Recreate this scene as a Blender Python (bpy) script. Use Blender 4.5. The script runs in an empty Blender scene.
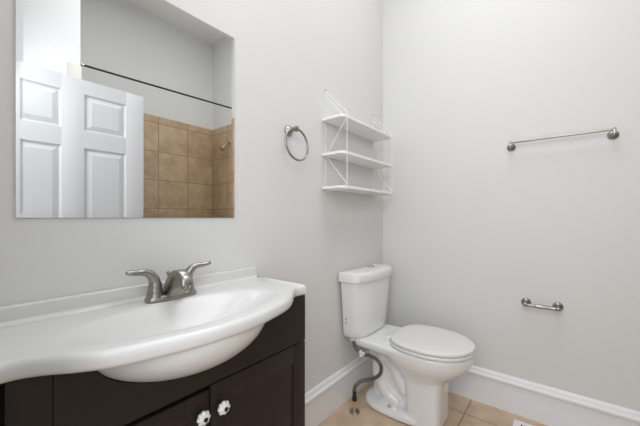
import bpy, bmesh, math, random
from mathutils import Vector, Matrix
random.seed(4)
S = bpy.context.scene
PI = math.pi

# ------------------------------------------------------------------ camera, world, lights, exposure
CAM = (-1.98, -1.008, 1.08)
YAW = math.atan(243 / 303.0)            # forward direction, measured from +x towards +y
cd = bpy.data.cameras.new('camera')
cd.sensor_fit = 'HORIZONTAL'
cd.sensor_width = 36.0
cd.lens = 36.0 * 303.0 / 640.0
cd.shift_y = 4.5 / 640.0
cd.clip_start = 0.02
cam = bpy.data.objects.new('camera', cd)
S.collection.objects.link(cam)
cam.location = CAM
cam.rotation_euler = (PI / 2, 0, YAW - PI / 2)
S.camera = cam

w = bpy.data.worlds.new('ambient_fill')  # ambient fill added, enters by the doorway and evens out the room
S.world = w
w.use_nodes = True
w.node_tree.nodes['Background'].inputs[0].default_value = (0.93, 0.96, 1.0, 1)
w.node_tree.nodes['Background'].inputs[1].default_value = 1.22

def area(name, loc, target, size, power, color=(1, 1, 1), size_y=None):
    l = bpy.data.lights.new(name, 'AREA')
    l.energy = power
    l.color = color
    l.size = size
    if size_y:
        l.shape = 'RECTANGLE'
        l.size_y = size_y
    o = bpy.data.objects.new(name, l)
    S.collection.objects.link(o)
    o.location = loc
    d = Vector(target) - Vector(loc)
    o.rotation_euler = d.to_track_quat('-Z', 'Y').to_euler()
    o.visible_glossy = True
    return o

area('ceiling_light', (-0.85, -0.82, 3.05), (-0.85, -0.82, 0), 0.9, 14.5, (0.985, 0.99, 1.0))
area('hallway_light', (-2.6, -1.1, 1.6), (-0.8, -0.7, 1.1), 0.8, 12, (0.96, 0.98, 1.0), 1.1)
area('doorside_flash', (-1.90, -1.20, 2.0), (0.0, -0.75, 1.2), 0.18, 3.6, (0.975, 0.985, 1.0))  # unseen camera flash beside the door, inferred from shelf and towel bar shadows
area('mirror_fill', (-1.55, -0.10, 2.15), (-1.3, -1.2, 1.5), 0.5, 1.5, (0.985, 0.99, 1.0), 0.08)  # unseen fill added above the mirror to brighten back wall and tile
S.view_settings.view_transform = 'Standard'
S.view_settings.look = 'None'
S.view_settings.exposure = 0.0
S.view_settings.gamma = 1.0
S.view_settings.use_curve_mapping = False

# ------------------------------------------------------------------ materials
def srgb(r, g, b):
    f = lambda c: (c / 255 / 12.92) if c / 255 <= 0.04045 else ((c / 255 + 0.055) / 1.055) ** 2.4
    return (f(r), f(g), f(b), 1)

def mat(name, col, rough=0.5, metal=0.0, coat=0.0, noise=0.0, nscale=30.0, bump=0.0, bscale=200.0, spec=0.5):
    m = bpy.data.materials.new(name)
    m.use_nodes = True
    nt = m.node_tree
    b = nt.nodes['Principled BSDF']
    b.inputs['Base Color'].default_value = col
    b.inputs['Roughness'].default_value = rough
    b.inputs['Metallic'].default_value = metal
    b.inputs['Coat Weight'].default_value = coat
    b.inputs['Specular IOR Level'].default_value = spec
    tc = nt.nodes.new('ShaderNodeTexCoord')
    if noise:
        n = nt.nodes.new('ShaderNodeTexNoise')
        n.inputs['Scale'].default_value = nscale
        n.inputs['Detail'].default_value = 5
        nt.links.new(tc.outputs['Object'], n.inputs['Vector'])
        mx = nt.nodes.new('ShaderNodeMix')
        mx.data_type = 'RGBA'
        mx.inputs[6].default_value = tuple(c * (1 - noise) for c in col[:3]) + (1,)
        mx.inputs[7].default_value = tuple(min(1, c * (1 + noise)) for c in col[:3]) + (1,)
        nt.links.new(n.outputs['Fac'], mx.inputs[0])
        nt.links.new(mx.outputs[2], b.inputs['Base Color'])
    if bump:
        n2 = nt.nodes.new('ShaderNodeTexNoise')
        n2.inputs['Scale'].default_value = bscale
        n2.inputs['Detail'].default_value = 3
        nt.links.new(tc.outputs['Object'], n2.inputs['Vector'])
        bp = nt.nodes.new('ShaderNodeBump')
        bp.inputs['Strength'].default_value = bump
        bp.inputs['Distance'].default_value = 0.002
        nt.links.new(n2.outputs['Fac'], bp.inputs['Height'])
        nt.links.new(bp.outputs['Normal'], b.inputs['Normal'])
    return m

def tile_mat(name, ax, ay, ox, oy, sx, sy, c1, c2, grout, gw, rough=0.45):
    """square tiles laid on two world axes (0=x 1=y 2=z) with grout lines at ox + n*sx, oy + n*sy"""
    m = bpy.data.materials.new(name)
    m.use_nodes = True
    nt = m.node_tree
    N = nt.nodes.new
    L = nt.links.new
    b = nt.nodes['Principled BSDF']
    b.inputs['Roughness'].default_value = rough
    geo = N('ShaderNodeNewGeometry')
    sep = N('ShaderNodeSeparateXYZ')
    L(geo.outputs['Position'], sep.inputs[0])
    def mth(op, a, bb=None):
        n = N('ShaderNodeMath')
        n.operation = op
        for i, v in enumerate((a, bb)):
            if v is None: continue
            if isinstance(v, (int, float)): n.inputs[i].default_value = v
            else: L(v, n.inputs[i])
        return n.outputs[0]
    def axis(k, o, s):
        q = mth('DIVIDE', mth('SUBTRACT', sep.outputs[k], o), s)
        fr = mth('FRACT', mth('ADD', q, 100.0))
        idx = mth('FLOOR', mth('ADD', q, 100.0))
        dist = mth('MULTIPLY', mth('MINIMUM', fr, mth('SUBTRACT', 1.0, fr)), s)
        return dist, idx
    dx, ix = axis(ax, ox, sx)
    dy, iy = axis(ay, oy, sy)
    d = mth('MINIMUM', dx, dy)
    mask = mth('LESS_THAN', d, gw / 2)
    cmb = N('ShaderNodeCombineXYZ')
    L(ix, cmb.inputs[0]); L(iy, cmb.inputs[1])
    wn = N('ShaderNodeTexWhiteNoise')
    L(cmb.outputs[0], wn.inputs['Vector'])
    n1 = N('ShaderNodeTexNoise')
    n1.inputs['Scale'].default_value = 9
    n1.inputs['Detail'].default_value = 8
    n1.inputs['Roughness'].default_value = 0.65
    off = N('ShaderNodeVectorMath'); off.operation = 'ADD'
    sc = N('ShaderNodeVectorMath'); sc.operation = 'SCALE'
    L(wn.outputs['Color'], sc.inputs[0]); sc.inputs['Scale'].default_value = 7
    L(geo.outputs['Position'], off.inputs[0]); L(sc.outputs[0], off.inputs[1])
    L(off.outputs[0], n1.inputs['Vector'])
    rp = N('ShaderNodeMapRange')
    rp.inputs['From Min'].default_value = 0.3
    rp.inputs['From Max'].default_value = 0.7
    L(n1.outputs['Fac'], rp.inputs['Value'])
    t = mth('ADD', mth('MULTIPLY', rp.outputs[0], 0.8), mth('MULTIPLY', wn.outputs['Value'], 0.2))
    mx = N('ShaderNodeMix'); mx.data_type = 'RGBA'
    mx.inputs[6].default_value = c1; mx.inputs[7].default_value = c2
    L(t, mx.inputs[0])
    mg = N('ShaderNodeMix'); mg.data_type = 'RGBA'
    mg.inputs[7].default_value = grout
    L(mx.outputs[2], mg.inputs[6]); L(mask, mg.inputs[0])
    L(mg.outputs[2], b.inputs['Base Color'])
    bp = N('ShaderNodeBump')
    bp.inputs['Distance'].default_value = 0.002
    bp.inputs['Strength'].default_value = 0.6
    inv = mth('SUBTRACT', 1.0, mask)
    L(mth('ADD', inv, mth('MULTIPLY', n1.outputs['Fac'], 0.3)), bp.inputs['Height'])
    L(bp.outputs['Normal'], b.inputs['Normal'])
    return m

M = {}
M['wall'] = mat('light_grey_wall_paint', srgb(220, 220, 219), 0.62, bump=0.05, bscale=350, spec=0.3)
M['ceiling'] = mat('white_ceiling_paint', srgb(235, 235, 233), 0.8, bump=0.05, bscale=300)
M['trim'] = mat('white_trim_paint', srgb(236, 237, 239), 0.35)
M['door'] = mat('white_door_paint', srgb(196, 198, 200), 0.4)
M['floor'] = tile_mat('beige_stone_floor_tile', 0, 1, -0.18, -0.585, 0.61, 0.61,
                      srgb(184, 156, 130), srgb(218, 196, 172), srgb(140, 112, 88), 0.005)
M['shower_x'] = tile_mat('brown_shower_wall_tile_back', 0, 2, 0.0, 2.03, 0.306, 0.286,
                         srgb(166, 138, 108), srgb(206, 182, 152), srgb(138, 112, 86), 0.006)
M['shower_y'] = tile_mat('brown_shower_wall_tile_side', 1, 2, -2.2, 2.03, 0.306, 0.286,
                         srgb(166, 138, 108), srgb(206, 182, 152), srgb(138, 112, 86), 0.006)
M['trimtile'] = mat('pale_bullnose_tile', srgb(216, 214, 208), 0.3, noise=0.04, nscale=20)
M['mirror'] = mat('silvered_mirror', (0.93, 0.945, 0.94, 1), 0.0, 1.0)
M['mirror_edge'] = mat('mirror_glass_edge', srgb(170, 180, 176), 0.15, 0.3)
M['ceramic'] = mat('white_glazed_ceramic', srgb(234, 234, 234), 0.12, coat=0.3)
M['marble'] = mat('white_cultured_marble', srgb(218, 218, 217), 0.28, coat=0.15)
M['seat'] = mat('white_toilet_seat_plastic', srgb(228, 228, 227), 0.2)
M['nickel'] = mat('brushed_nickel', srgb(160, 156, 149), 0.32, 1.0, noise=0.06, nscale=60)
M['chrome'] = mat('polished_chrome', srgb(200, 202, 205), 0.12, 1.0)
M['brass'] = mat('yellow_brass', srgb(216, 200, 150), 0.35, 0.85)
M['dark'] = mat('dark_metal', srgb(52, 48, 44), 0.4, 0.6)
M['wood'] = mat('espresso_stained_wood', srgb(36, 25, 20), 0.5, noise=0.15, nscale=8, spec=0.4)
M['wood_in'] = mat('black_cabinet_gap', srgb(22, 17, 15), 0.7)
M['shelfw'] = mat('white_shelf_lacquer', srgb(240, 240, 238), 0.4)
M['wire'] = mat('white_coated_wire', srgb(244, 244, 243), 0.35)
M['black'] = mat('black_slot', srgb(18, 18, 18), 0.8)
M['plastic'] = mat('white_plastic_nut', srgb(214, 211, 202), 0.4)
M['sticker'] = mat('grey_sticker', srgb(160, 160, 158), 0.6)

def braid():
    m = mat('braided_grey_hose', srgb(100, 94, 88), 0.45, 0.4)
    nt = m.node_tree
    tc = nt.nodes.new('ShaderNodeTexCoord')
    v = nt.nodes.new('ShaderNodeTexChecker')
    v.inputs['Scale'].default_value = 400
    v.inputs['Color1'].default_value = srgb(128, 122, 114)
    v.inputs['Color2'].default_value = srgb(66, 60, 56)
    nt.links.new(tc.outputs['Object'], v.inputs['Vector'])
    nt.links.new(v.outputs['Color'], nt.nodes['Principled BSDF'].inputs['Base Color'])
    return m
M['hose'] = braid()

# ------------------------------------------------------------------ mesh helpers
class MB:
    def __init__(s): s.v = []; s.f = []; s.m = []
    def add(s, vs, fs, mi=0):
        n = len(s.v)
        s.v += [tuple(p) for p in vs]
        s.f += [tuple(i + n for i in f) for f in fs]
        s.m += [mi] * len(fs)
        return s
    def box(s, x0, x1, y0, y1, z0, z1, bev=0.0, mi=0, segs=2):
        bm = bmesh.new()
        bmesh.ops.create_cube(bm, size=1)
        for v in bm.verts:
            v.co = ((x0 + x1) / 2 + v.co.x * (x1 - x0), (y0 + y1) / 2 + v.co.y * (y1 - y0), (z0 + z1) / 2 + v.co.z * (z1 - z0))
        if bev: bmesh.ops.bevel(bm, geom=bm.edges[:], offset=bev, segments=segs, affect='EDGES', profile=0.5)
        bm.verts.index_update()
        s.add([v.co for v in bm.verts], [[v.index for v in f.verts] for f in bm.faces], mi)
        bm.free()
        return s
    def loft(s, rings, cap0=True, cap1=True, mi=0):
        n = len(rings[0])
        vs = [p for r in rings for p in r]
        fs = []
        for k in range(len(rings) - 1):
            for i in range(n):
                j = (i + 1) % n
                fs.append((k * n + i, k * n + j, (k + 1) * n + j, (k + 1) * n + i))
        if cap0: fs.append(tuple(range(n))[::-1])
        if cap1: fs.append(tuple((len(rings) - 1) * n + i for i in range(n)))
        return s.add(vs, fs, mi)
    def lathe(s, c, axis, prof, n=32, mi=0, lobes=0, amp=0.0):
        """prof = [(radius, distance along axis)] from c"""
        ax = Vector(axis).normalized()
        up = Vector((0, 0, 1)) if abs(ax.z) < 0.9 else Vector((1, 0, 0))
        u = ax.cross(up).normalized()
        q = ax.cross(u)
        rings = []
        for r, h in prof:
            ring = []
            for i in range(n):
                a = 2 * PI * i / n
                rr = r * (1 + amp * math.cos(lobes * a))
                ring.append(Vector(c) + ax * h + u * math.cos(a) * rr + q * math.sin(a) * rr)
            rings.append(ring)
        return s.loft(rings, mi=mi)
    def sweep(s, pts, radii, n=16, side=(1, 0, 0), smooth=6, mi=0):
        """tube through pts; radii = r or (r_side, r_other) per point; Catmull-Rom smoothed"""
        P = [Vector(p) for p in pts]
        R = [(r, r) if isinstance(r, (int, float)) else r for r in radii]
        if smooth > 1 and len(P) > 2:
            Q = []; RR = []
            E = [P[0] * 2 - P[1]] + P + [P[-1] * 2 - P[-2]]
            for k in range(len(P) - 1):
                p0, p1, p2, p3 = E[k:k + 4]
                for j in range(smooth):
                    t = j / smooth
                    Q.append(0.5 * ((2 * p1) + (p2 - p0) * t + (2 * p0 - 5 * p1 + 4 * p2 - p3) * t * t + (3 * p1 - p0 - 3 * p2 + p3) * t ** 3))
                    tt = t * t * (3 - 2 * t)
                    RR.append(tuple(R[k][i] * (1 - tt) + R[k + 1][i] * tt for i in (0, 1)))
            Q.append(P[-1]); RR.append(R[-1])
            P, R = Q, RR
        rings = []
        sd = Vector(side)
        for k, p in enumerate(P):
            t = (P[min(k + 1, len(P) - 1)] - P[max(k - 1, 0)]).normalized()
            u = (sd - t * sd.dot(t))
            if u.length < 1e-4: u = t.orthogonal()
            u.normalize()
            sd = u if side == 'free' else sd
            q = t.cross(u)
            rings.append([p + u * math.cos(2 * PI * i / n) * R[k][0] + q * math.sin(2 * PI * i / n) * R[k][1] for i in range(n)])
        return s.loft(rings, mi=mi)
    def build(s, name, mats, parent=None, angle=35, smooth=True):
        me = bpy.data.meshes.new(name)
        me.from_pydata([tuple(p) for p in s.v], [], s.f)
        if not isinstance(mats, (list, tuple)): mats = [mats]
        for m in mats: me.materials.append(m)
        me.polygons.foreach_set('material_index', s.m)
        bm = bmesh.new(); bm.from_mesh(me)
        bmesh.ops.recalc_face_normals(bm, faces=bm.faces[:])
        bm.to_mesh(me); bm.free()
        if smooth:
            me.shade_smooth()
            me.set_sharp_from_angle(angle=math.radians(angle))
        me.update()
        o = bpy.data.objects.new(name, me)
        S.collection.objects.link(o)
        if parent:
            o.parent = parent
            o.matrix_parent_inverse = Matrix.Translation(-parent.location)
        return o

def thing(name, loc, label, cat, group=None):
    o = bpy.data.objects.new(name, None)
    S.collection.objects.link(o)
    o.location = loc
    o.empty_display_size = 0.05
    o['label'] = label
    o['category'] = cat
    if group: o['group'] = group
    return o

def struct(name, mb, m, **k):
    o = mb.build(name, m, **k)
    o['kind'] = 'structure'
    return o

def egg(cx, yf, yb, hw, ym, z, nf=2.1, nb=2.6, n=64):
    """closed ring: widest hw at y=ym, front tip yf (towards -y), back yb"""
    out = []
    for i in range(n):
        a = 2 * PI * i / n
        c, s_ = math.cos(a), math.sin(a)
        if s_ < 0: e, h = nf, ym - yf
        else: e, h = nb, yb - ym
        x = math.copysign(abs(c) ** (2 / e), c) * hw
        y = math.copysign(abs(s_) ** (2 / e), s_) * h
        out.append(Vector((cx + x, ym + y, z)))
    return out

# ------------------------------------------------------------------ room shell
XL, YB, H = -1.96, -2.2, 3.10
struct('floor', MB().box(XL - 0.9, 0, YB, 0, -0.05, 0), M['floor'], smooth=False)
struct('ceiling', MB().box(XL - 0.1, 0.1, YB - 0.1, 0.1, H, H + 0.05), M['ceiling'], smooth=False)
struct('wall_front', MB().box(XL - 0.1, 0.1, 0, 0.1, -0.05, H), M['wall'], smooth=False)
struct('wall_right', MB().box(0, 0.1, YB - 0.1, 0, -0.05, H), M['wall'], smooth=False)
struct('wall_back', MB().box(XL - 0.1, 0.0, YB - 0.1, YB, -0.05, H), M['wall'], smooth=False)
DY0, DY1, DZ = -1.52, -0.50, 2.05
wl = MB()
wl.box(XL - 0.1, XL, DY1, 0, 0, H).box(XL - 0.1, XL, YB, DY0, 0, H).box(XL - 0.1, XL, DY0, DY1, DZ, H)
struct('wall_left', wl, M['wall'], smooth=False)
struct('wall_partition', MB().box(XL, -1.383, YB, -1.60, 0, H), M['trim'], smooth=False)
struct('trim_1', MB().box(-1.455, -1.377, -2.19, -1.592, 0, 2.125, 0.004), M['trimtile'])
# door casing in the left wall
cs = MB()
cs.box(XL - 0.112, XL - 0.001, DY1 - 0.012, DY1 + 0.0, 0, DZ).box(XL - 0.112, XL - 0.001, DY0, DY0 + 0.012, 0, DZ).box(XL - 0.112, XL - 0.001, DY0, DY1, DZ - 0.012, DZ)
cs.box(XL, XL + 0.014, DY1, DY1 + 0.06, 0, DZ + 0.06, 0.003).box(XL, XL + 0.014, DY0 - 0.06, DY0, 0, DZ + 0.06, 0.003).box(XL, XL + 0.014, DY0, DY1, DZ, DZ + 0.06, 0.003)
struct('trim_2', cs, M['trim'])
# shower tiles, with the bullnose row on top
st = MB().box(-1.377, -0.01, YB, YB + 0.010, 0.42, 2.10, 0.003)
struct('trim_3', st, M['shower_x'])
st = MB().box(-0.010, 0, YB + 0.0, -1.56, 0.42, 2.10, 0.003)
struct('trim_4', st, M['shower_y'])

def profile_run(pts, x0, x1, along):
    """extrude baseboard profile (out, z) along a wall"""
    r0, r1 = [], []
    for o, z in pts:
        if along == 'x':
            r0.append((x0, -o, z)); r1.append((x1, -o, z))
        else:
            r0.append((-o, x0, z)); r1.append((-o, x1, z))
    return MB().loft([[Vector(p) for p in r0], [Vector(p) for p in r1]])
BP = [(0, 0), (0.014, 0), (0.0135, 0.152), (0.0135, 0.1565), (0.024, 0.1575), (0.026, 0.161), (0.026, 0.170), (0.020, 0.176), (0.0145, 0.178),
      (0.0135, 0.184), (0.012, 0.190), (0.008, 0.195), (0.005, 0.1985), (0, 0.199)]
struct('baseboard_front', profile_run(BP, -1.155, 0.0, 'x'), M['trim'], angle=25)
struct('baseboard_right', profile_run(BP, -1.56, -0.0005, 'y'), M['trim'], angle=25)

# ------------------------------------------------------------------ open bathroom door (seen in the mirror)
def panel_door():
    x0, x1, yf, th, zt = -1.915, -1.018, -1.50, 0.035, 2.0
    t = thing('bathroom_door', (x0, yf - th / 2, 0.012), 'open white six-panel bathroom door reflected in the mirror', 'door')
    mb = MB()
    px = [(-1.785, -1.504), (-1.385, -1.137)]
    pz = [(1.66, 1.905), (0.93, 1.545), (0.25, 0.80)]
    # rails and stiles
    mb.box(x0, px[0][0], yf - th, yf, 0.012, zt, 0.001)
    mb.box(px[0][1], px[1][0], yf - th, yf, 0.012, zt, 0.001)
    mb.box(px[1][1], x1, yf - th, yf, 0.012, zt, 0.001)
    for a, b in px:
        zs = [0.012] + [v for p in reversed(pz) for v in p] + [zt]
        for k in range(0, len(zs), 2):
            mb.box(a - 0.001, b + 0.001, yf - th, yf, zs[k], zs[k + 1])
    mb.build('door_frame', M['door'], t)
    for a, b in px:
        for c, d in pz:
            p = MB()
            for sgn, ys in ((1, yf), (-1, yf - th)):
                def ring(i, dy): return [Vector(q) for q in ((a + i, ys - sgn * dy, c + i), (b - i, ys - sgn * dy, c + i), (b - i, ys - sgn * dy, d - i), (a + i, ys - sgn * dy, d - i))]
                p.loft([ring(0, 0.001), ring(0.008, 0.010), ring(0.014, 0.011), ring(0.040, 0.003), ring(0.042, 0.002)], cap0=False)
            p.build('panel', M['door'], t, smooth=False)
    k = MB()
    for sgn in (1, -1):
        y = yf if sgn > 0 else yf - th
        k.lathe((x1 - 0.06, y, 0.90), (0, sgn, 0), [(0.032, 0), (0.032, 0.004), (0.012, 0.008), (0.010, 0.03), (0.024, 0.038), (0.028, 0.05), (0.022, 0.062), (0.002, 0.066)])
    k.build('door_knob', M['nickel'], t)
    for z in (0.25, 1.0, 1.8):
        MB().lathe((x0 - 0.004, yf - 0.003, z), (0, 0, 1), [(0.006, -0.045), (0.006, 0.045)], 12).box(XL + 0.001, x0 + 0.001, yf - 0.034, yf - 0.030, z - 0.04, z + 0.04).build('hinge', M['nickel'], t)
panel_door()

# ------------------------------------------------------------------ shower rod and head
def shower():
    t = thing('shower_curtain_rod', (-0.69, -1.63, 2.19), 'thin dark metal shower curtain rod above the tiled alcove, reflected in the mirror', 'curtain rod')
    MB().lathe((-1.376, -1.63, 2.15), (1.36, 0, 0.045), [(0.0075, 0.004), (0.0075, 1.372)], 16).build('rod', M['dark'], t)
    for x, s, z in ((-1.3765, 1, 2.15), (-0.0005, -1, 2.195)):
        MB().lathe((x, -1.63, z), (s, 0, 0), [(0.022, 0), (0.020, 0.006), (0.010, 0.010), (0.010, 0.02)], 20).build('flange', M['chrome'], t)
    t = thing('wall_shower', (-0.01, -1.84, 1.90), 'small chrome shower head on the brown tiled wall, reflected in the mirror', 'shower')
    MB().lathe((-0.0105, -1.84, 1.90), (-1, 0, 0), [(0.026, 0), (0.024, 0.004), (0.012, 0.010)], 24).build('escutcheon', M['chrome'], t)
    MB().sweep([(-0.012, -1.84, 1.90), (-0.04, -1.84, 1.897), (-0.07, -1.84, 1.868), (-0.082, -1.84, 1.852)], [0.0085] * 4).build('shower_arm', M['chrome'], t)
    ax = Vector((-0.62, 0, -0.78))
    MB().lathe((-0.078, -1.84, 1.858), ax, [(0.010, 0), (0.013, 0.012), (0.012, 0.022), (0.030, 0.045), (0.033, 0.052), (0.033, 0.060), (0.027, 0.062), (0.0, 0.061)], 28).build('spray_head', M['chrome'], t)
shower()

# ------------------------------------------------------------------ mirror
def mirror():
    x0, x1, z0, z1 = -1.872, -1.264, 1.0795, 1.782
    t = thing('wall_mirror', ((x0 + x1) / 2, 0, z0), 'large rectangular frameless mirror hanging above the washbasin', 'mirror')
    def ring(i, y): return [Vector(p) for p in ((x0 + i, y, z0 + i), (x1 - i, y, z0 + i), (x1 - i, y, z1 - i), (x0 + i, y, z1 - i))]
    mb = MB()
    mb.loft([ring(0, -0.0005), ring(0, -0.0042)], cap0=True, cap1=False, mi=1)
    mb.loft([ring(0, -0.0042), ring(0.013, -0.0046)], cap0=False, cap1=True, mi=0)
    mb.build('mirror_glass', [M['mirror'], M['mirror_edge']], t, smooth=False)
mirror()

# ------------------------------------------------------------------ vanity
VX = -1.555
CX = -1.529
def vanity_cabinet():
    xl, xr, yf = CX - 0.384, CX + 0.384, -0.268
    t = thing('vanity_cabinet', (CX, -0.13, 0), 'espresso brown wooden vanity cabinet under the white washbasin top', 'cabinet')
    b = MB()
    b.box(xl, xl + 0.016, -0.249, -0.002, 0.0, 0.798, 0.001)
    b.box(xr - 0.016, xr, -0.249, -0.002, 0.0, 0.798, 0.001)
    b.box(xl + 0.016, xr - 0.016, -0.249, -0.01, 0.10, 0.116)
    b.box(xl + 0.016, xr - 0.016, -0.012, -0.004, 0.10, 0.70)
    b.box(xl + 0.016, xr - 0.016, -0.22, -0.20, 0.0, 0.10)
    b.box(xl + 0.016, xr - 0.016, -0.249, -0.235, 0.60, 0.66)
    b.build('cabinet_body', M['wood'], t)
    # apron: the strip over the doors, cut out round the bowl
    mb = MB()
    cx, cy, cz, a_, b_, c_ = VX - 0.012, -0.205, 0.802, 0.236, 0.200, 0.120
    n = 48
    def cut(x):
        q = 1 - ((x - cx) / (a_ + 0.003)) ** 2 - ((yf - cy) / (b_ + 0.003)) ** 2
        return min(0.798, cz - (c_ + 0.003) * math.sqrt(q)) if q > 0 else 0.798
    g = 0.0007
    for xa, xb in ((xl, CX - 0.322 - g), (CX - 0.322 + g, CX + 0.322 - g), (CX + 0.322 + g, xr)):
        m_ = 1 if xb - xa < 0.1 else n
        top = [(xa + (xb - xa) * i / m_) for i in range(m_ + 1)]
        ring = [(x, cut(x)) for x in top] + [(xb, 0.6315), (xa, 0.6315)]
        mb.loft([[Vector((x, -0.2495, z)) for x, z in ring], [Vector((x, yf, z)) for x, z in ring]])
    mb.build('apron_panel', M['wood'], t, smooth=False)
    for s in (-1, 1):
        x0, x1 = (xl, CX - 0.0015) if s < 0 else (CX + 0.0015, xr)
        y0 = yf + (0.003 if s < 0 else 0.0)
        zt = 0.627 if s > 0 else 0.617
        d = MB()
        fr = 0.062
        d.box(x0, x1, y0 + 0.003, -0.2497, 0.09, zt, 0.0008)
        d.box(x0, x0 + fr, y0, y0 + 0.0035, 0.09, zt, 0.0012)
        d.box(x1 - fr, x1, y0, y0 + 0.0035, 0.09, zt, 0.0012)
        if s > 0 or True:
            d.box(x0 + fr, x1 - fr, y0, y0 + 0.0035, 0.09, 0.09 + fr, 0.0012)
            d.box(x0 + fr, x1 - fr, y0, y0 + 0.0035, zt - fr, zt, 0.0012)
        do = d.build('door', M['wood'], t)
        kx = CX + s * 0.029
        k = MB()
        kc = (kx, y0 - 0.0002, 0.562)
        k.lathe(kc, (0, -1, 0), [(0.010, 0), (0.010, 0.003), (0.006, 0.006), (0.006, 0.012)], 20, mi=1)
        k.lathe(kc, (0, -1, 0), [(0.006, 0.011), (0.014, 0.013), (0.0175, 0.018), (0.0175, 0.022), (0.014, 0.027), (0.007, 0.030), (0.0055, 0.030)], 64, mi=0, lobes=8, amp=0.075)
        k.lathe(kc, (0, -1, 0), [(0.0058, 0.029), (0.0055, 0.0325), (0.003, 0.034), (0.0005, 0.0342)], 16, mi=1)
        k.build('knob', [M['ceramic'], M['dark']], do)
vanity_cabinet()

def vanity_top():
    t = thing('washbasin_top', (VX, -0.18, 0.835), 'white moulded washbasin countertop with bowed front on the dark vanity', 'washbasin')
    hwid = 0.403
    key = [(0, .412), (.05, .410), (.10, .403), (.15, .391), (.20, .377), (.24, .360), (.28, .333), (.315, .303), (.345, .284), (.370, .281), (.403, .289)]
    def depth(u):
        u = abs(u)
        for (a, da), (b, db) in zip(key, key[1:]):
            if u <= b:
                k = key.index((a, da))
                d0 = key[k - 1][1] if k > 0 else key[1][1]
                d3 = key[k + 2][1] if k + 2 < len(key) else db + (db - da)
                q = (u - a) / (b - a)
                return 0.5 * ((2 * da) + (db - d0) * q + (2 * d0 - 5 * da + 4 * db - d3) * q * q + (3 * da - d0 - 3 * db + d3) * q ** 3)
        return key[-1][1]
    # outline, counter-clockwise from the back right corner along the back
    out = []
    nb, ns, nf = 40, 14, 120
    for i in range(nb): out.append((hwid - 2 * hwid * i / nb, -0.001))
    for i in range(ns): out.append((-hwid, -0.001 - (depth(hwid) - 0.001) * i / ns))
    for i in range(nf): out.append((-hwid + 2 * hwid * i / nf, -depth(-hwid + 2 * hwid * i / nf)))
    for i in range(ns): out.append((hwid, -depth(hwid) + (depth(hwid) - 0.001) * i / ns))
    n = len(out)
    # round the corners a little
    for _ in range(2):
        out = [out[i] if out[i][1] > -0.02 else tuple((out[i - 1][k] + 2 * out[i][k] + out[(i + 1) % n][k]) / 4 for k in (0, 1)) for i in range(n)]
    nrm = []
    for i in range(n):
        a, b = Vector(out[i - 2]), Vector(out[(i + 2) % n])
        d = (b - a).normalized()
        nrm.append((-d.y, d.x))        # check sign below
    if nrm[nb + ns + nf // 2][1] > 0: nrm = [(-x, -y) for x, y in nrm]
    def off(d, z):
        r = []
        for i in range(n):
            ox, oy = out[i]
            if oy > -0.02: q = (ox, oy)                      # the back edge stays on the wall
            else: q = (ox - nrm[i][0] * d, oy - nrm[i][1] * d)
            r.append(Vector((VX + max(-hwid, min(hwid, q[0])), q[1], z)))
        for _ in range(int(max(0, d - 0.009) * 2500) if d < 0.04 else 0):      # keep the inset line smooth at the tight ogee
            r = [r[i] if r[i].y > -0.02 else (r[i - 1] + r[i] * 2 + r[(i + 1) % n]) / 4 for i in range(n)]
        return r
    bx, by, ba, bb = 0.0, -0.222, 0.274, 0.128
    def basin(f, z):
        r = []
        for i in range(n):
            ang = math.atan2((out[i][1] - by) / bb, (out[i][0] - bx) / ba)
            r.append(Vector((VX + bx + math.cos(ang) * ba * f, by + math.sin(ang) * bb * f, z)))
        return r
    Z = 0.835
    rings = []
    for f in [0.02, 0.15, 0.3, 0.45, 0.6, 0.72, 0.82, 0.9, 0.95, 0.98, 1.0, 1.03]:
        if f <= 1:
            z = Z - 0.005 - 0.098 * (1 - f * f) ** 1.25
        else: z = Z - 0.0025
        rings.append(basin(f, z))
    rings[-2] = basin(1.0, Z - 0.0052)
    rings[-1] = basin(1.05, Z - 0.003)
    a, b = basin(1.05, Z - 0.003), off(0.024, Z - 0.003)
    for q in (0.33, 0.66): rings.append([p * (1 - q) + r * q for p, r in zip(a, b)])
    rings.append(b)
    for d, z in [(0.019, Z - 0.0042), (0.0165, Z - 0.0038), (0.0130, Z + 0.0010), (0.010, Z + 0.0026), (0.006, Z + 0.0014), (0.002, Z - 0.003), (0.0003, Z - 0.008), (0, Z - 0.014), (0.0005, Z - 0.024), (0.003, Z - 0.030), (0.007, Z - 0.0335), (0.012, Z - 0.035), (0.05, Z - 0.0355)]:
        rings.append(off(d, z))
    mb = MB().loft(rings, cap0=True, cap1=False)
    mb.build('countertop', M['marble'], t, angle=50)
    # upstand along the wall
    bs = MB()
    x0, x1 = VX - 0.400, VX + 0.392
    bs.box(x0, x1, -0.020, -0.0008, Z - 0.008, 0.8765, 0.005, segs=4)
    cove = [(-0.019, Z + 0.010), (-0.022, Z + 0.004), (-0.028, Z - 0.0025), (-0.019, Z - 0.004)]
    bs.loft([[Vector((x, y, z)) for y, z in cove] for x in (x0 + 0.004, x1 - 0.004)])
    bs.build('backsplash', M['marble'], t)
    # underside of the bowl bulging through the apron
    cx, cy, cz, a_, b_, c_ = VX - 0.012, -0.205, 0.802, 0.236, 0.200, 0.120
    rr = []
    for j in range(0, 15):
        ph = (PI / 2) * j / 15
        rr.append([Vector((cx + a_ * math.cos(ph) * math.cos(2 * PI * i / 64), cy + b_ * math.cos(ph) * math.sin(2 * PI * i / 64), cz - c_ * math.sin(ph))) for i in range(64)])
    MB().loft(rr, cap0=False).build('bowl_underside', M['marble'], t)
    MB().lathe((VX, by, Z - 0.104), (0, 0, 1), [(0.021, 0), (0.021, 0.004), (0.017, 0.005), (0.015, 0.003), (0.002, 0.004)], 28).build('drain', M['nickel'], t)
vanity_top()

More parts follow.
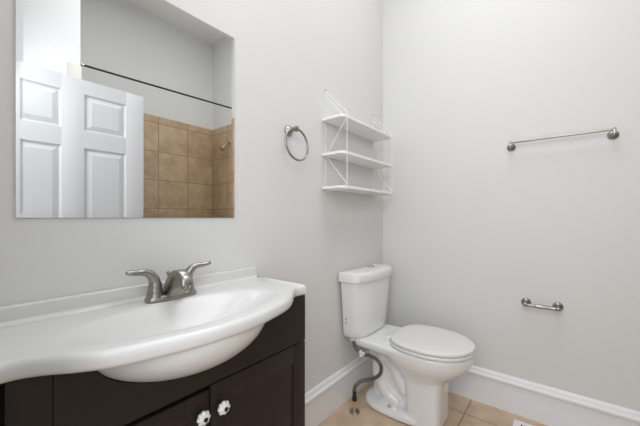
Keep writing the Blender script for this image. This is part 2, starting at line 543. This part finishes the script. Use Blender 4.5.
def faucet():
    fx, fy, z = -1.536, -0.064, 0.8345
    t = thing('faucet', (fx, fy, z), 'brushed nickel two-handle faucet on the back of the washbasin', 'faucet')
    def rr(hx, hy, zz, n=48, e=4.0):
        o = []
        for i in range(n):
            a = 2 * PI * i / n
            c, s_ = math.cos(a), math.sin(a)
            o.append(Vector((fx + math.copysign(abs(c) ** (2 / e), c) * hx, fy + math.copysign(abs(s_) ** (2 / e), s_) * hy, zz)))
        return o
    MB().loft([rr(0.075, 0.027, z), rr(0.075, 0.027, z + 0.004), rr(0.073, 0.025, z + 0.010), rr(0.070, 0.022, z + 0.014)]).build('base_plate', M['nickel'], t, angle=60)
    for s in (-1, 1):
        hx = fx + s * 0.049
        h = MB()
        h.lathe((hx, fy, z + 0.010), (0, 0, 1), [(0.0245, 0), (0.0225, 0.009), (0.0215, 0.0135), (0.0195, 0.014), (0.0195, 0.016)], 32)
        h.build('handle_collar', M['nickel'], t)
        l = MB()
        P = [(hx, fy, z + 0.025), (hx, fy, z + 0.042), (hx + s * 0.002, fy, z + 0.060), (hx + s * 0.012, fy - 0.001, z + 0.077), (hx + s * 0.030, fy - 0.003, z + 0.087), (hx + s * 0.050, fy - 0.005, z + 0.089), (hx + s * 0.068, fy - 0.007, z + 0.091), (hx + s * 0.078, fy - 0.008, z + 0.093)]
        Rr = [(0.0205, 0.0205), (0.0185, 0.018), (0.0160, 0.0155), (0.0135, 0.0130), (0.0105, 0.0095), (0.0105, 0.0080), (0.0110, 0.0075), (0.006, 0.005)]
        l.sweep(P, Rr, 20, side=(0, 1, 0), smooth=6)
        l.build('lever_handle', M['nickel'], t, angle=60)
    sp = MB()
    side = [(0.014, 0.008), (0.012, 0.030), (0.004, 0.056), (-0.012, 0.076), (-0.034, 0.088), (-0.058, 0.091), (-0.080, 0.084), (-0.096, 0.071), (-0.1035, 0.057), (-0.104, 0.051),
            (-0.090, 0.048), (-0.076, 0.047), (-0.062, 0.042), (-0.052, 0.031), (-0.044, 0.018), (-0.036, 0.008)]
    mid = Vector((-0.040, 0.050))
    secs = []
    for k, ins in ((-1, 0.86), (-0.97, 0.90), (-0.88, 0.945), (-0.7, 0.978), (-0.4, 0.995), (0, 1), (0.4, 0.995), (0.7, 0.978), (0.88, 0.945), (0.97, 0.90), (1, 0.86)):
        ring = []
        for y, zz in side:
            q = mid + (Vector((y, zz)) - mid) * ins
            wid = 0.0245 - 0.009 * max(0, min(1, (zz - 0.01) / 0.07))
            ring.append(Vector((fx + k * wid, fy + q.x, z + q.y)))
        secs.append(ring)
    sp.loft(secs)
    sp.build('spout', M['nickel'], t, angle=50)
    MB().lathe((fx, fy - 0.088, z + 0.051), (0, 0, -1), [(0.0125, 0), (0.0125, 0.012), (0.0105, 0.0125), (0.0100, 0.008)], 24).build('aerator', M['nickel'], t)
    MB().lathe((fx, fy + 0.023, z + 0.012), (0, 0, 1), [(0.0022, 0), (0.0022, 0.054), (0.0045, 0.057), (0.005, 0.062), (0.0035, 0.065), (0.0, 0.066)], 16).build('lift_rod', M['nickel'], t)
faucet()

# ------------------------------------------------------------------ towel ring, towel bar, paper holder
def towel_ring():
    x, z = -0.962, 1.487
    t = thing('towel_ring', (x, 0, z), 'round brushed nickel towel ring on the wall between mirror and shelf', 'towel ring')
    MB().lathe((x, -0.0004, z), (0, -1, 0), [(0.026, 0), (0.026, 0.003), (0.022, 0.009), (0.015, 0.013), (0.010, 0.018), (0.009, 0.040), (0.012, 0.046), (0.014, 0.052), (0.012, 0.060), (0.003, 0.064)], 32).build('post', M['nickel'], t)
    mb = MB()
    r, n = 0.0735, 72
    rings = []
    for k in range(n):
        a = 2 * PI * k / n
        d = Vector((math.cos(a), 0.0, math.sin(a)))
        tilt = 0.03
        c = Vector((x - 0.001, -0.052 + (math.sin(a) - 1) * tilt * 0.2, z - r + 0.002)) + d * r
        rings.append([c + d * math.cos(b * 2 * PI / 12) * 0.005 + Vector((0, 1, 0)) * math.sin(b * 2 * PI / 12) * 0.005 for b in range(12)])
    rings.append(rings[0])
    mb.loft(rings, cap0=False, cap1=False)
    mb.build('ring', M['nickel'], t, angle=80)
towel_ring()

def towel_bar():
    z, ya, yb = 1.475, -0.784, -1.192
    t = thing('towel_bar', (0, (ya + yb) / 2, z), 'long straight brushed nickel towel bar high on the right wall', 'towel bar')
    for y in (ya, yb):
        p = MB()
        p.lathe((-0.0004, y, z - 0.006), (-1, 0, 0), [(0.0210, 0), (0.0210, 0.004), (0.0180, 0.008), (0.011, 0.012), (0.008, 0.020), (0.008, 0.055), (0.006, 0.060)], 32)
        p.box(-0.062, -0.048, y - 0.005, y + 0.005, z - 0.012, z + 0.016, 0.0015)
        p.build('post', M['nickel'], t)
    MB().lathe((-0.055, ya + 0.006, z + 0.010), (0, -1, 0), [(0.0056, 0), (0.0056, abs(yb - ya) + 0.012)], 20).build('bar', M['nickel'], t)
towel_bar()

def paper_holder():
    z, ya, yb = 0.622, -0.852, -0.988
    t = thing('toilet_paper_holder', (0, (ya + yb) / 2, z), 'short empty brushed nickel toilet paper holder low on the right wall', 'paper holder')
    for y in (ya, yb):
        MB().lathe((-0.0004, y, z), (-1, 0, 0), [(0.0225, 0), (0.0225, 0.004), (0.019, 0.009), (0.0115, 0.013), (0.009, 0.020), (0.008, 0.042), (0.0105, 0.047), (0.0115, 0.054), (0.0085, 0.062), (0.002, 0.064)], 32).build('post', M['nickel'], t)
    L = abs(yb - ya)
    MB().lathe((-0.052, ya, z - 0.002), (0, -1, 0), [(0.0070, 0), (0.0075, L * 0.3), (0.0105, L * 0.33), (0.0105, L * 0.66), (0.0092, L * 0.69), (0.0092, L)], 24).build('roller', M['nickel'], t)
paper_holder()

# ------------------------------------------------------------------ wall shelf
def wall_shelf():
    xa, xb, dep = -0.680, -0.158, 0.142
    t = thing('wall_shelf', ((xa + xb) / 2, 0, 1.24), 'empty white three-tier wall shelf with thin wire sides above the toilet', 'shelf')
    tops = [1.610, 1.423, 1.245]
    for z in tops:
        x0, x1, y0, y1, c = -0.712, -0.132, -0.004, -dep, 0.020
        o = [(x0, y0), (x0, y1 + c), (x0 + c, y1), (x1 - c, y1), (x1, y1 + c), (x1, y0)]
        def ring(i, zz):
            return [Vector((x + (i if x < -0.4 else -i), y + (-i if y > -0.07 else i), zz)) for x, y in o]
        MB().loft([ring(0.002, z - 0.015), ring(0, z - 0.013), ring(0, z - 0.002), ring(0.002, z)]).build('shelf_board', M['shelfw'], t)
    r = 0.0016
    for x in (xa, xb):
        f = MB()
        zb, zt = tops[2] - 0.024, 1.765
        yb_, yf_ = -0.0065, -dep - r - 0.0003
        def wire(a, b): f.sweep([a, b], [r, r], 10, side=(1, 0.01, 0), smooth=1)
        wire((x, yb_, zb), (x, yb_, zt))
        wire((x, yf_, zb + 0.008), (x, yf_, tops[0] + 0.012))
        wire((x, yb_, zt - 0.005), (x, yf_, tops[0] + 0.012))
        wire((x - 0.007, yb_, zt - 0.03), (x - 0.007, yf_ + 0.02, tops[0] + 0.001))
        wire((x, yf_, tops[0] - 0.010), (x, yb_ - 0.012, tops[1] + 0.002))
        wire((x, yb_ - 0.008, tops[1] - 0.017), (x, yf_, tops[2] + 0.006))
        for z in tops:
            wire((x, yb_, z - 0.0168), (x, yf_, z - 0.0168))
        wire((x, yf_, zb + 0.008), (x, yb_, zb))
        # eyelet with screw
        n = 16
        rings = []
        for k in range(n + 1):
            a = 2 * PI * k / n
            d = Vector((math.cos(a), 0, math.sin(a)))
            rings.append([Vector((x, -0.004, zt + 0.006)) + d * (0.007 + r * math.cos(b * PI / 4)) + Vector((0, r * math.sin(b * PI / 4), 0)) for b in range(8)])
        f.loft(rings, cap0=False, cap1=False)
        so = f.build('side_frame', M['wire'], t, angle=60)
        MB().lathe((x, -0.0004, zt + 0.006), (0, -1, 0), [(0.002, 0), (0.002, 0.005), (0.0045, 0.0055), (0.004, 0.0075), (0.0005, 0.008)], 12).build('screw', M['sticker'], so)
wall_shelf()

# ------------------------------------------------------------------ toilet
TX = -0.340
def toilet():
    t = thing('toilet', (TX, -0.35, 0), 'white two-piece toilet with closed lid in the corner below the shelf', 'toilet')
    # bowl, pedestal and trapway
    mb = MB()
    prof = [  # z, front, back, half width, y widest, nf, nb
        (0.004, -0.528, -0.350, 0.116, -0.44, 4.5, 6), (0.06, -0.528, -0.350, 0.114, -0.44, 4.5, 6), (0.14, -0.527, -0.350, 0.112, -0.44, 4.5, 6),
        (0.212, -0.530, -0.340, 0.112, -0.43, 4.5, 5), (0.240, -0.545, -0.310, 0.119, -0.43, 3.0, 3), (0.266, -0.576, -0.260, 0.136, -0.43, 2.4, 2.6),
        (0.292, -0.612, -0.225, 0.155, -0.43, 2.2, 2.5), (0.318, -0.640, -0.205, 0.172, -0.43, 2.1, 2.5), (0.345, -0.656, -0.200, 0.183, -0.43, 2.1, 2.5),
        (0.378, -0.664, -0.200, 0.188, -0.43, 2.1, 2.5), (0.395, -0.659, -0.205, 0.183, -0.43, 2.1, 2.5)]
    mb.loft([egg(TX, f, b, w_, ym, z, nf, nb) for z, f, b, w_, ym, nf, nb in prof])
    # rear deck carrying the tank
    def deck(z, w0, w1, yb, yf=-0.44):
        side = []
        for k in range(13):
            q = k / 12
            side.append((w0 + (w1 - w0) * (q ** 0.85), yb + (yf - yb) * q))
        side = [(w0 - 0.022, yb + 0.006), (w0 - 0.007, yb + 0.004)] + side[0:]
        return [Vector((TX + w_, y, z)) for w_, y in side] + [Vector((TX - w_, y, z)) for w_, y in reversed(side)]
    mb.loft([deck(0.318, 0.080, 0.110, -0.060), deck(0.336, 0.125, 0.160, -0.045), deck(0.350, 0.148, 0.178, -0.037), deck(0.376, 0.156, 0.1865, -0.034), deck(0.388, 0.153, 0.184, -0.036), deck(0.392, 0.148, 0.180, -0.04)])
    # foot
    foot = [(0.003, 0.135), (0.022, 0.135), (0.034, 0.129), (0.044, 0.110), (0.052, 0.080)]
    mb.loft([egg(TX, -0.470, -0.080 - (0.135 - w_) * 0.5, w_, -0.26, z, 3.5, 2.6) for z, w_ in foot])
    # rear column under the deck
    col = [(0.03, -0.40, -0.115, 0.060), (0.12, -0.40, -0.125, 0.055), (0.22, -0.40, -0.11, 0.062), (0.30, -0.40, -0.085, 0.085), (0.345, -0.40, -0.070, 0.105)]
    mb.loft([egg(TX, f, b, w_, -0.25, z, 4, 3) for z, f, b, w_ in col])
    # trapway relief on both flanks
    for s in (-1, 1):
        X = TX + s * 0.050
        mb.sweep([(X, -0.34, 0.12), (X, -0.30, 0.19), (X, -0.255, 0.27), (X, -0.205, 0.285), (X, -0.175, 0.22), (X, -0.19, 0.14), (X, -0.24, 0.075), (X, -0.30, 0.05)],
                 [0.034, 0.036, 0.038, 0.040, 0.040, 0.040, 0.040, 0.036], 16, side=(1, 0, 0), smooth=5)
        mb.sweep([(TX + s * 0.09, -0.285, 0.035), (TX + s * 0.092, -0.285, 0.058)], [0.026, 0.018], 16, smooth=1)
    o = mb.build('bowl', M['ceramic'], t)
    rm = o.modifiers.new('fuse', 'REMESH')
    rm.mode = 'VOXEL'
    rm.voxel_size = 0.0055
    rm.use_smooth_shade = True
    sm = o.modifiers.new('soften', 'SMOOTH')
    sm.factor = 0.5
    sm.iterations = 5
    for s in (-1, 1):
        MB().lathe((TX + s * 0.110, -0.268, 0.046), (0, 0, 1), [(0.0105, 0), (0.0105, 0.004), (0.009, 0.006), (0.007, 0.0065), (0.0035, 0.010), (0.0005, 0.0105)], 20).build('floor_bolt', M['chrome'], t)
    # seat and lid
    def slab(z0, z1, inset, dome=0.0):
        g = lambda i, z: egg(TX, -0.668 + i, -0.262 - i, 0.190 - i, -0.455, z, 2.05, 3.0, 96)
        r = [g(inset + 0.003, z0), g(inset + 0.0006, z0 + 0.0012), g(inset, z0 + 0.003), g(inset, z1 - 0.004), g(inset + 0.001, z1 - 0.0014), g(inset + 0.004, z1)]
        if dome:
            r += [g(inset + 0.02, z1 + dome * 0.5), g(inset + 0.05, z1 + dome * 0.85), g(inset + 0.10, z1 + dome)]
        return r
    MB().loft(slab(0.3990, 0.4140, 0.0)).build('seat', M['seat'], t, angle=50)
    MB().loft(slab(0.4180, 0.4340, 0.0005, 0.004)).build('lid', M['seat'], t, angle=50)
    for s in (-1, 1):
        MB().box(TX + s * 0.075 - 0.020, TX + s * 0.075 + 0.020, -0.262, -0.232, 0.390, 0.418, 0.006, segs=3).build('hinge', M['seat'], t)
    # tank
    def dee(z, hw, yf, yb=-0.014, e=3.0, ym=-0.045): return egg(TX - 0.004, yf, yb, hw, ym, z, e, 14, 96)
    MB().loft([dee(0.388, 0.160, -0.110), dee(0.391, 0.174, -0.125), dee(0.402, 0.183, -0.135), dee(0.43, 0.187, -0.139), dee(0.55, 0.197, -0.150), dee(0.66, 0.208, -0.158), dee(0.722, 0.214, -0.162)]).build('tank', M['ceramic'], t, angle=50)
    MB().loft([dee(0.714, 0.222, -0.169, -0.008), dee(0.717, 0.226, -0.172, -0.006), dee(0.755, 0.227, -0.173, -0.006), dee(0.764, 0.225, -0.171, -0.007), dee(0.769, 0.213, -0.164, -0.011), dee(0.772, 0.190, -0.145, -0.03), dee(0.773, 0.1, -0.11, -0.05)]).build('tank_lid', M['ceramic'], t, angle=50)
    b = MB()
    b.lathe((TX + 0.034, -0.075, 0.7725), (0, 0, 1), [(0.023, 0), (0.023, 0.003), (0.0205, 0.0045), (0.0195, 0.0025), (0.0190, 0.0025), (0.0185, 0.005), (0.016, 0.0065), (0.0005, 0.007)], 32)
    b.build('flush_button', M['chrome'], t)
    for z in (0.500, 0.480):
        MB().lathe((TX - 0.1970, -0.042, z), (-1, 0, 0), [(0.0055, 0), (0.0055, 0.0012)], 14).build('tank_sticker', M['sticker'], t)
    MB().box(TX - 0.075, TX + 0.075, -0.11, -0.05, 0.388, 0.3985).build('tank_gasket', M['dark'], t)
toilet()

def supply_line():
    x, y = -0.545, -0.103
    t = thing('water_supply_hose', (x, y, 0), 'braided grey water supply hose looping from floor fitting to toilet tank', 'hose')
    MB().lathe((x, y, 0.0006), (0, 0, 1), [(0.030, 0), (0.029, 0.003), (0.020, 0.008), (0.012, 0.010), (0.0105, 0.013)], 28).build('floor_flange', M['nickel'], t)
    MB().lathe((x, y, 0.010), (0, 0, 1), [(0.0075, 0), (0.0075, 0.046), (0.009, 0.046), (0.009, 0.054)], 20).build('brass_nipple', M['brass'], t)['label'] = 'yellow brass pipe nipple'
    MB().lathe((x, y, 0.062), (0, 0, 1), [(0.0125, 0), (0.0135, 0.003), (0.0135, 0.018), (0.010, 0.024), (0.0105, 0.043), (0.0125, 0.046), (0.0105, 0.052)], 12).build('shutoff_coupling', M['dark'], t)
    h = MB()
    P = [(x, y, 0.108), (x, y, 0.125), (x + 0.006, y - 0.006, 0.145), (x + 0.026, y - 0.025, 0.166), (x + 0.045, y - 0.06, 0.179), (-0.49, -0.200, 0.197), (-0.488, -0.228, 0.224), (-0.488, -0.238, 0.256), (-0.489, -0.231, 0.283), (-0.490, -0.207, 0.303), (-0.491, -0.172, 0.311), (-0.494, -0.138, 0.310)]
    h.sweep(P, [0.0098] * len(P), 14, side=(0.3, 0.1, 1), smooth=6)
    P2 = [(-0.498, -0.118, 0.312), (-0.500, -0.094, 0.326), (-0.500, -0.076, 0.345), (-0.500, -0.068, 0.372)]
    P2 = [(-0.500, -0.100, 0.322), (-0.500, -0.085, 0.333), (-0.4995, -0.072, 0.352), (-0.499, -0.066, 0.380)]
    h.sweep(P2, [0.0098] * 4, 14, side=(1, 0, 0), smooth=5)
    h.build('hose', M['hose'], t, angle=80)
    n = MB()
    n.lathe((-0.494, -0.138, 0.310), (-0.03, 0.35, 0.08), [(0.0105, -0.002), (0.012, 0), (0.012, 0.009), (0.009, 0.012), (0.009, 0.017), (0.0125, 0.019), (0.0125, 0.030), (0.009, 0.033)], 10)
    n.lathe((-0.497, -0.121, 0.312), (-0.5, 0.1, -1), [(0.007, 0), (0.007, 0.011), (0.009, 0.012), (0.009, 0.019), (0.004, 0.021)], 10)
    n.build('plastic_tee', M['plastic'], t)['label'] = 'white plastic tee fitting'
    MB().lathe((-0.499, -0.066, 0.372), (0, 0, 1), [(0.010, 0), (0.0165, 0.003), (0.0165, 0.017), (0.012, 0.0195)], 10).build('tank_nut', M['plastic'], t)['label'] = 'white plastic coupling nut'
supply_line()

# ------------------------------------------------------------------ floor register
def register():
    x0, x1, y0, y1 = -0.215, -0.072, -1.085, -0.805
    t = thing('floor_register', ((x0 + x1) / 2, (y0 + y1) / 2, 0), 'white floor vent register with dark slots beside the right baseboard', 'vent')
    m = MB()
    m.box(x0, x1, y0, y0 + 0.028, 0.0006, 0.006, 0.0015).box(x0, x1, y1 - 0.028, y1, 0.0006, 0.006, 0.0015)
    m.box(x0, x0 + 0.024, y0 + 0.0275, y1 - 0.0275, 0.0006, 0.0059).box(x1 - 0.024, x1, y0 + 0.0275, y1 - 0.0275, 0.0006, 0.0059)
    m.box((x0 + x1) / 2 - 0.005, (x0 + x1) / 2 + 0.005, y0 + 0.027, y1 - 0.027, 0.0008, 0.0058)
    y = y0 + 0.028
    while y < y1 - 0.034:
        m.box(x0 + 0.02, x1 - 0.02, y + 0.007, y + 0.0125, 0.0008, 0.0055)
        y += 0.0125
    m.build('grille', M['trim'], t)
    MB().box(x0 + 0.004, x1 - 0.004, y0 + 0.004, y1 - 0.004, 0.0003, 0.002).build('duct_opening', M['black'], t)
register()
